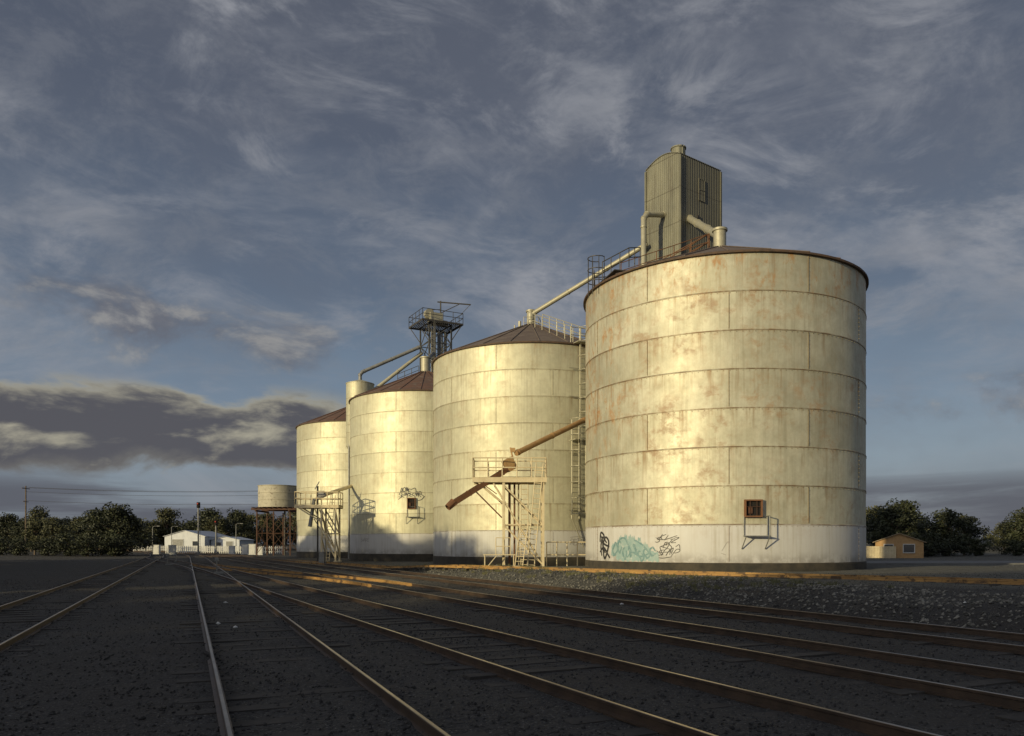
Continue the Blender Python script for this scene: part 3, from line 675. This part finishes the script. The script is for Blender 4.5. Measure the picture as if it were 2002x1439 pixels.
# ------------------------------------------------------------------ water tank
wt=thing("water_tank",(-33.0,112,0),"pale round water tank on rusty steel stand","water tank")
mb=MB(); mb.lathe([(.01,6.75),(2.75,6.75),(2.75,7.7),(2.8,7.72),(2.8,7.8),(2.75,7.82),(2.75,8.7),(2.8,8.72),(2.8,8.8),(2.75,8.82),(2.75,9.7),(2.83,9.72),(2.83,9.8),(.01,9.75)],48); mkobj("tank",mb,simple("stained_tank_sheet",(.46,.43,.34),(.35,.33,.26),.7,.1,1.2,rust=(.20,.17,.13),rustlo=.55),wt,smooth=25)
mb=MB()
for s in(-1,1): mb.box((0,s*2.3,6.45),(6.2,.16,.26)); mb.box((s*2.3,0,6.2),(.16,6.0,.22))
for i in range(9): mb.box((-2.8+.7*i,0,6.66),(.14,5.8,.1))
mkobj("deck",mb,M['standrust'],wt)
for x in (-2.3,0,2.3):
    for y in (-2.3,2.3):
        mb=MB(); mb.box((x,y,3.05),(.15,.15,6.1)); mkobj("leg",mb,M['standrust'],wt)
mb=MB()
for y in(-2.3,2.3):
    for a,b_ in ((-2.3,0),(0,2.3)):
        mb.tube((a,y,3.1),(b_,y,5.9),.035,5); mb.tube((b_,y,3.1),(a,y,5.9),.035,5); mb.tube((a,y,.3),(b_,y,3.1),.035,5); mb.tube((b_,y,.3),(a,y,3.1),.035,5); mb.tube((a,y,3.1),(b_,y,3.1),.045,5)
for x in(-2.3,2.3): mb.tube((x,-2.3,.3),(x,2.3,5.9),.035,5); mb.tube((x,2.3,.3),(x,-2.3,5.9),.035,5)
mkobj("brace",mb,M['standrust'],wt)
mb=MB(); mb.pipe([(.9,0,0),(.9,0,6.7)],.12,8); mkobj("outlet_pipe",mb,M['dark'],wt)

# ------------------------------------------------------------------ sheds
def shed(name,loc,w,d,h,rise,mat,roofm,label,cat,rot=0,openings=()):
    e=thing(name,loc,label,cat,rot=rot)
    mb=MB(); pts=[(-w/2,0),(w/2,0),(w/2,h),(0,h+rise),(-w/2,h)]
    vs=[(x,-d/2,z) for x,z in pts]+[(x,d/2,z) for x,z in pts]
    mb.add(vs,[(0,1,2,3,4),(9,8,7,6,5),(1,6,7,2),(0,4,9,5),(0,5,6,1)]); mkobj("wall",mb,mat,e)
    mb=MB(); 
    for s in(-1,1):
        L=math.hypot(w/2+.3,rise*(w/2+.3)/(w/2)); ux=Vector((s*(w/2),0,-rise)).normalized(); nz=Vector((s*rise,0,w/2)).normalized()
        c_=Vector((0,0,h+rise+.06))+ux*L/2; mb.box(c_,(L,d+.5,.07),(ux,Vector((0,1,0)),nz))
    mkobj("roof",mb,roofm,e)
    for (nm,x,z,ww,hh,mt) in openings:
        mb=MB(); mb.box((x,-d/2-.03,z),(ww,.06,hh)); a=mkobj(nm,mb,mt,e)
        mb=MB()
        for s in(-1,1): mb.box((x+s*(ww/2+.04),-d/2-.04,z),(.08,.1,hh+.16)); mb.box((x,-d/2-.041,z+s*(hh/2+.04)),(ww,.09,.08))
        mkobj("frame",mb,M['white'],a)
    return e
corr=simple("white_corrugated_sheet",(.62,.64,.66),(.52,.54,.57),.6,.1,1)
shed("goods_shed",(-73.5,186,0),9.0,16,3.3,1.3,corr,corr,"white corrugated goods shed beyond the tracks","shed",openings=(("door",-1.5,1.3,2.4,2.6,M['grey']),("window",2.4,1.7,1.2,1.0,M['glass'])))
shed("lean_shed",(-65.5,186,0),6.5,10,2.5,.7,corr,corr,"low white shed beside the goods shed","shed",openings=(("door",1.0,1.1,1.4,2.1,M['grey']),("window",-1.6,1.5,1.3,.9,M['glass'])))
shed("brick_house",(45.9,94,0),5.0,6,1.85,.95,M['brick'],M['tile'],"warm brick house with tiled gable roof","house",rot=-.45,openings=(("window",-1.1,1.1,.9,.9,M['glass']),("window",1.0,1.1,1.1,.9,M['glass'])))
gf=thing("paling_fence",(42.2,91.5,0),"pale cream paling fence beside the brick house","fence",rot=-.2)
mb=MB()
for i in range(24): mb.box((-1.9+i*.165,0,.68),(.145,.025,1.36+.02*math.sin(i*2.7)))
mkobj("palings",mb,M['cream'],gf)
mb=MB(); mb.box((0,.04,1.0),(3.9,.04,.09)); mb.box((0,.04,.35),(3.9,.04,.09)); mkobj("fence_rail",mb,M['cream'],gf)

# ------------------------------------------------------------------ signals, lamps, fence, poles
def signal(loc,h,label):
    e=thing("signal_mast",loc,label,"railway signal")
    mb=MB(); mb.taper([(0,0,0),(0,0,h-.4)],[.13,.09],8); mb.box((0,0,.2),(.5,.5,.4)); mkobj("mast",mb,M['grey'],e)
    mb=MB(); mb.box((0,.05,h-.3),(.42,.3,.85)); mb.taper([(0,-.1,h-.1),(0,-.32,h-.1)],[.17,.15],12); mb.taper([(0,-.1,h-.5),(0,-.32,h-.5)],[.17,.15],12); mkobj("signal_head",mb,M['void'],e)
    mb=MB(); mb.taper([(0,-.33,h-.1),(0,-.34,h-.1)],[.11,.11],12); mkobj("lens",mb,M['red'],e)
    mb=MB(); mb.ladder((0,.35,.2),(0,.2,h-1),(1,0,0),.35,.02,.35); mkobj("ladder",mb,M['grey'],e)
signal((-45.9,116,0),7.6,"tall railway signal mast with black head")
signal((-47.8,128,0),5.3,"shorter grey railway signal mast with dark head")
def lamp(loc,h,label):
    e=thing("lamp_post",loc,label,"lamp post",group="yard lamp posts")
    mb=MB(); mb.taper([(0,0,0),(0,0,h)],[.10,.06],8); mkobj("post",mb,M['grey'],e)
    mb=MB(); mb.pipe(catmull([(0,0,h-.05),(.3,0,h+.15),(.9,0,h+.2)],4),.04,6); mb.box((1.1,0,h+.18),(.5,.2,.1)); mkobj("lamp_head",mb,M['grey'],e)
lamp((-68,150,0),4.8,"slim grey lamp post beside the tracks"); lamp((-73,170,0),5.2,"slim grey lamp post beside the tracks")
lamp((-55,158,0),5.5,"slim grey lamp post beside the tracks")
for (x0,x1,y,h) in ((-58.5,-38,134,1.25),(-84,-62,176,1.2)):
    fo=thing("picket_fence",((x0+x1)/2,y,0),"low pale picket fence across the yard","fence")
    mb=MB(); L=x1-x0
    for i in range(int(L/.35)): mb.box((-L/2+i*.35,0,h/2),(.14,.03,h))
    mkobj("pickets",mb,M['white'],fo)
    mb=MB(); mb.box((0,.04,h*.75),(L,.05,.1)); mb.box((0,.04,h*.25),(L,.05,.1)); mkobj("fence_rail",mb,M['white'],fo)
for (x,y,s) in ((-41.7,124,1.1),(-44.5,126,.9),(-51.,119,1.0),(-38.9,119,1.1),(-36.8,116.,.8),(-56,125,1.0)):
    mb=MB(); mb.box((0,0,.7*s),(.9*s,.6*s,1.4*s)); mb.box((0,0,1.43*s),(1.0*s,.7*s,.07)); mb.box((0,-.31*s,.7*s),(.7*s,.03,1.1*s)); mb.box((0,0,-.0),(1.05*s,.75*s,.12))
    tag(mkobj("relay_cabinet",mb,M['white'],None,(x,y,0)),"pale metal relay cabinet standing beside the track","cabinet","relay cabinets beside the tracks")
for (x,y) in ((-26.3,60.5),(-16.2,43.5),(-30.5,72)):
    mb=MB(); mb.tube((0,0,0),(0,0,.75),.03,6); mb.box((0,0,.8),(.2,.05,.2)); mb.box((.25,0,.06),(.7,.3,.1)); tag(mkobj("point_lever",mb,M['grey'],None,(x,y,0)),"small grey point lever between two tracks","point lever","point levers in the yard")
poles=[(-92,150),(-30,152)]
for x,y in poles:
    e=thing("power_pole",(x,y,0),"timber power pole with crossarm","power pole",group="power poles")
    mb=MB(); mb.taper([(0,0,0),(0,0,12.6)],[.18,.11],8); mkobj("post",mb,M['bark'],e)
    mb=MB(); mb.box((0,0,12.1),(.12,2.4,.14)); mkobj("crossarm",mb,M['bark'],e)
    mb=MB(); mb.box((0,0,9.6),(.12,1.6,.12)); mkobj("crossarm",mb,M['bark'],e)
for z0,dy in ((12.3,-1.1),(12.3,1.1),(11.5,0),(9.8,-.7)):
    mb=MB(); pts=[Vector((62*t,dy+2*t,z0-3.0*t*(1-t))) for t in [i/14 for i in range(15)]]; mb.pipe(pts,.024,4)
    tag(mkobj("power_cable",mb,M['dark'],None,(-92,150,0)),"thin overhead power cable sagging between poles","cable","overhead power cables")
for (x,y) in ((-5.9,15.9),(-5.3,15.2),(-7.8,21.6),(2.9,21),(10,17.5),(5.9,34)):
    mb=MB(); q=oc*np.array([.06,.045,.03])*(.7+.6*rng.random((6,1))); mb.add([tuple(p) for p in q],of)
    tag(mkobj("litter",mb,M['white'],None,(x,y,max(0,float(bank(x,y)))+.05)),"small white scrap lying on dark ballast","litter","scraps of litter on the ballast")

# ------------------------------------------------------------------ trees
def tree_mesh(seed,H,rx,crown0,nclump,nleaf,ls,fill=1.0):
    r=np.random.default_rng(seed); rr=random.Random(seed)
    tb=MB(); lean=Vector((rr.uniform(-.06,.06)*H,rr.uniform(-.06,.06)*H,0))
    top=Vector((0,0,H*.72))+lean
    tb.taper(catmull([(0,0,-.1),Vector((0,0,H*.3))+lean*.2,Vector((0,0,H*.55))+lean*.8,top],3),[H*.028*(1-.8*i/9) for i in range(10)],8)
    C=[]
    for i in range(nclump):
        a=2.399*i+rr.uniform(-.6,.6); t=(i+.5)/nclump; hz=crown0+(1-crown0)*(.10+.80*t)+rr.uniform(-.04,.04)
        prof_=math.sin(math.pi*min(1,max(.0,(.18+.78*t))))**.7
        d=rx*prof_*rr.uniform(.2,1.0); C.append((Vector((d*math.cos(a),d*math.sin(a),H*hz))+lean*hz,rx*rr.uniform(.20,.46)))
    for c,_ in C[::2]:
        s=Vector((0,0,max(H*.2,c.z*.55)))+lean*.5; tb.taper([s,s.lerp(c,.5)+Vector((0,0,.03*H)),c],[H*.012,H*.008,H*.003],5)
    V=[];F=[];T=[]
    for c,cr in C:
        ct=rr.uniform(.1,.7)
        for j in range(nleaf):
            d=r.normal(size=3); d/=np.linalg.norm(d); rad=cr*(r.random()**.5)*(1.25 if r.random()<.12 else 1); p=np.array(c)+d*rad*np.array([1,1,.75])
            u=r.normal(size=3); u/=np.linalg.norm(u); w=np.cross(u,r.normal(size=3)); w/=np.linalg.norm(w)
            s1=ls*r.uniform(.5,1.1); s2=ls*r.uniform(.3,.6); o_=len(V)
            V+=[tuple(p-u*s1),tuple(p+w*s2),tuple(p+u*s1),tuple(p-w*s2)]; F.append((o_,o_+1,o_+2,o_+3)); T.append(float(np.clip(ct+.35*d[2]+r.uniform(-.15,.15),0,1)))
    lb=MB(); lb.v=V;lb.f=F;lb.tone=T
    return tb,lb
protos={}
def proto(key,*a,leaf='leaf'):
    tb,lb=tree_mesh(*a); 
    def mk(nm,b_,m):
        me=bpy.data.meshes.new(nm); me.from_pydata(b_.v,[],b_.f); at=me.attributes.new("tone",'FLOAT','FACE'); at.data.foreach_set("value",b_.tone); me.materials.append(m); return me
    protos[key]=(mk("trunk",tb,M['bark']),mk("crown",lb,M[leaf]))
proto('a',11,10,4.6,.12,26,150,.30); proto('b',12,10,4.0,.14,24,150,.30); proto('c',13,10,5.4,.04,32,160,.32,leaf='leafdark')
proto('s1',21,13,5.2,.06,30,190,.42); proto('s2',22,13,4.8,.04,28,190,.42)
proto('bush',31,3,2.2,.0,14,160,.16,leaf='leafdark')
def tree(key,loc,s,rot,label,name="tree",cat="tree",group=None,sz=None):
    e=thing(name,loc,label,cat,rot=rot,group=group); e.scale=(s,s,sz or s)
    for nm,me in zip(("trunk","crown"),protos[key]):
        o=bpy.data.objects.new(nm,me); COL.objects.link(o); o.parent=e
rr=random.Random(3)
for i in range(76):
    x=-184+i*2.1+rr.uniform(-1.5,1.5); y=rr.uniform(198,250); s=rr.uniform(.8,1.3)
    tree(rr.choice('aabbc'),(x,y,0),s,rr.random()*6,"olive eucalypt in the tree line beyond tracks",group="tree line beyond the rail yard",sz=s*rr.uniform(.65,1.1))
for x,y,s,k in ((-54.5,110,.72,'c'),(-58.5,113,.66,'c'),(-65,112,.50,'a'),(-71,118,.55,'b'),(-77,132,.6,'a'),(-100,165,.7,'c'),(-104,180,.8,'b')):
    tree(k,(x,y,0),s*1.1,s*9,"dark leafy tree at the edge of the yard",group="trees at the edge of the yard",sz=s)
for x,y,s in ((-51.5,103,.9),(-54.5,102,.9),(-58,104,1.0),(-53,107,1.0),(-62,106,.8),(-67,108,.8),(-72,112,.9)):
    tree('bush',(x,y,0),s*1.3,s*5,"dense dark bush beside the tracks","shrub","shrub",group="dark bushes beside the tracks",sz=s)
for x,y,s,k in ((48.2,100.5,.66,'c'),(51.5,104,.74,'c'),(55,111,.72,'a'),(59.5,108,.64,'c'),(65,114,.6,'b'),(73,112,.66,'c'),(54,118,.75,'b'),(82,118,.6,'a'),(60,120,.6,'c')):
    tree(k,(x,y,0),s*1.1,s*17,"dense dark tree beyond the brick house",group="trees around the houses",sz=s)
for x,y,s in ((50,99,.8),(53,101,.9),(57,104,.8),(62,106,1.),(68,107,.9)):
    tree('bush',(x,y,0),s*1.3,s*5,"dark garden bush behind the brick house","shrub","shrub",group="garden bushes",sz=s*.8)
rr=random.Random(9)
for i in range(18):
    tree(rr.choice('abc'),(82+i*6+rr.uniform(-2,2),rr.uniform(180,220),0),rr.uniform(.9,1.3),rr.random()*6,"dark tree beyond the houses",group="trees around the houses",sz=rr.uniform(.6,.9))
row=[(-46,2,.80),(-46,9,.97),(-46,15,1.04),(-46,21,.98),(-46,27,.98),(-46,33,.98),(-46,38.5,.93),(-46,44,.95),(-47,50,.93),(-52,55,.92),(-54,60,.90),(-58,66,.90),(-46,-7,.84),(-46,-15,.82),(-46,-22,.84),(-46,-29,1.25),(-45,-36,1.5),(-46,-44,1.6),(-45,-52,1.6),(-46,-60,1.7),(-50,-48,1.6),(-50,-34,1.35)]
for i,(x,y,s) in enumerate(row):
    tree('s1' if i%2 else 's2',(x+rr.uniform(-1,1),y+rr.uniform(-1,1),0),s*rr.uniform(.96,1.04),rr.random()*6,"tall leafy tree lining the edge of the yard",group="trees lining the yard")

# ------------------------------------------------------------------ light and sky
EL=10; sd=Vector((-math.sin(math.radians(45))*math.cos(math.radians(EL)),-math.cos(math.radians(45))*math.cos(math.radians(EL)),math.sin(math.radians(EL))))
ld=bpy.data.lights.new("sun",'SUN'); ld.energy=3.6; ld.angle=math.radians(.8); ld.color=(1,.83,.48)
lo=bpy.data.objects.new("sun",ld); COL.objects.link(lo); lo.rotation_euler=(-sd).to_track_quat('-Z','Y').to_euler()
w=bpy.data.worlds.new("World"); scene.world=w; w.use_nodes=True; nt=w.node_tree; g=G(nt)
bg=nt.nodes['Background']; STR=.1; bg.inputs[1].default_value=STR
sk=g.n('ShaderNodeTexSky'); sk.sky_type='NISHITA'; sk.sun_disc=False; sk.sun_elevation=math.radians(EL); sk.sun_rotation=math.radians(225)
d=g.n('ShaderNodeTexCoord').outputs['Generated']; sp=g.n('ShaderNodeSeparateXYZ'); g.l(d,sp.inputs[0])
az=g.math('ARCTAN2',sp.outputs[0],sp.outputs[1]); el=g.math('ARCSINE',sp.outputs[2])
cr=g.n('ShaderNodeValToRGB'); g.l(g.math('DIVIDE',el,1.5,clamp=True),cr.inputs[0])
stops=[(0,(.20,.235,.285)),(.07,(.235,.315,.40)),(.115,(.180,.252,.348)),(.20,(.108,.150,.222)),(.31,(.088,.107,.154)),(.42,(.080,.093,.130)),(1,(.07,.078,.108))]
el_=cr.color_ramp.elements
while len(el_)<len(stops): el_.new(.5)
for e_,(p,c_) in zip(el_,stops): e_.position=p; e_.color=(*c_,1)
base=cr.outputs[0]
nis=g.mix(1.0,sk.outputs[0],(STR*.9,STR*.76,STR*.68),'MULTIPLY')
base=g.mix(.16,base,nis)
v=g.n('ShaderNodeCombineXYZ'); g.l(az,v.inputs[0]); g.l(el,v.inputs[1]); v=v.outputs[0]
def mapped(vec,loc,rot,scl):
    mp=g.n('ShaderNodeMapping'); g.l(vec,mp.inputs[0]); mp.inputs[1].default_value=loc; mp.inputs[2].default_value=(0,0,rot); mp.inputs[3].default_value=scl; return mp.outputs[0]
w1=g.noise(mapped(v,(3.1,1.7,0),.60,(2.4,5.4,1)),1.5,12,.64,.55)
w2=g.noise(mapped(v,(7.3,.4,0),-.55,(2.6,5.8,1)),1.6,12,.65,.6)
w3=g.noise(mapped(v,(2.3,8.4,0),.2,(4,7,1)),2.4,12,.72,.3)
big=g.noise(mapped(v,(1.3,5.2,0),0,(1.8,2.6,1)),1.7,5,.55)
wf=g.math('MULTIPLY',g.ramp(w1,.47,.70),g.ramp(big,.38,.60,.2,1))
wf2=g.math('MULTIPLY',g.ramp(w2,.49,.72),g.ramp(big,.62,.40,.15,1))
wf3=g.ramp(w3,.44,.68)
upper=g.ramp(el,.10,.25,.45,1)
c=g.mix(g.math('MULTIPLY',g.ramp(big,.3,.7),.35),base,(.135,.144,.176))
c=g.mix(g.math('MULTIPLY',g.math('MULTIPLY',wf,.95),upper),c,(.32,.33,.36)); c=g.mix(g.math('MULTIPLY',g.math('MULTIPLY',wf2,.85),upper),c,(.285,.295,.325))
c=g.mix(g.math('MULTIPLY',g.math('MULTIPLY',wf3,.32),upper),c,(.21,.222,.25))
def cum(dx,dy,sx,sy,lx,rg): return g.noise(mapped(v,(lx+dx,.65+dy,0),.04,(sx,sy,1)),1.3,12,rg,.35)
m0=cum(0,0,5.0,10,5.1,.60); m1=cum(-.08,.13,5.0,10,5.1,.60)
mwin=g.math('MULTIPLY',g.gauss(el,.245,.035),g.ramp(az,-.28,-.10,1,0))
rwin=g.math('MULTIPLY',g.gauss(el,.14,.035),g.ramp(az,.38,.46,0,1))
win=g.math('MAXIMUM',mwin,rwin)
md=g.math('ADD',m0,g.math('MULTIPLY',win,.13)); mmask=g.math('MULTIPLY',g.ramp(md,.52,.72),g.ramp(win,.05,.40)); msh=g.ramp(g.math('SUBTRACT',m0,m1),-.06,.12)
c=g.mix(g.math('MULTIPLY',mmask,.72),c,g.mix(msh,(.125,.126,.148),(.33,.315,.295)))
n0=cum(0,0,4.2,9.0,2.2,.56); n1=cum(-.10,.17,4.2,9.0,2.2,.56)
lwin=g.math('MULTIPLY',g.gauss(el,.128,.046),g.ramp(az,-.27,-.12,1,.0))
dn=g.math('ADD',n0,g.math('MULTIPLY',lwin,.42))
mask=g.math('MULTIPLY',g.ramp(dn,.60,.72),g.ramp(lwin,.10,.38))
sh=g.ramp(g.math('SUBTRACT',n0,n1),.0,.17)
edge=g.math('MULTIPLY',g.ramp(dn,.80,.66),g.ramp(el,.115,.165,.25,1))
sh2=g.math('MAXIMUM',g.math('MULTIPLY',sh,.85),g.math('MULTIPLY',edge,.75))
cc=g.mix(sh2,(.088,.086,.098),(.44,.41,.31))
c=g.mix(g.math('MULTIPLY',mask,.95),c,cc)
st=g.noise(mapped(v,(.5,3.3,0),0,(1.8,19,1)),1.2,10,.60,.4)
sf=g.math('MULTIPLY',g.ramp(st,.34,.54),g.math('MULTIPLY',g.ramp(el,.0,.03,.75,1),g.ramp(el,.055,.090,1,0)))
c=g.mix(g.math('MULTIPLY',sf,.85),c,(.095,.099,.121))
# brighter warm sky around the low sun
vm=g.n('ShaderNodeVectorMath',operation='DOT_PRODUCT'); g.l(d,vm.inputs[0]); vm.inputs[1].default_value=tuple(sd)
gl=g.math('POWER',g.math('MAXIMUM',vm.outputs['Value'],0.0),3.0)
glc=g.mix(gl,(0,0,0),(.72,.71,.69)); c=g.mix(1.0,c,glc,'ADD')
fin=g.mix(1.0,c,(1/STR,)*3,'MULTIPLY'); g.l(fin,bg.inputs[0])

# ------------------------------------------------------------------ camera
cd=bpy.data.cameras.new("camera"); cam=bpy.data.objects.new("camera",cd); COL.objects.link(cam)
cam.location=(0,0,1.65); cam.rotation_euler=(math.pi/2,0,0); cd.sensor_width=36; cd.lens=27.87; cd.shift_y=.1716; cd.clip_end=5000; cd.clip_start=.1
scene.camera=cam
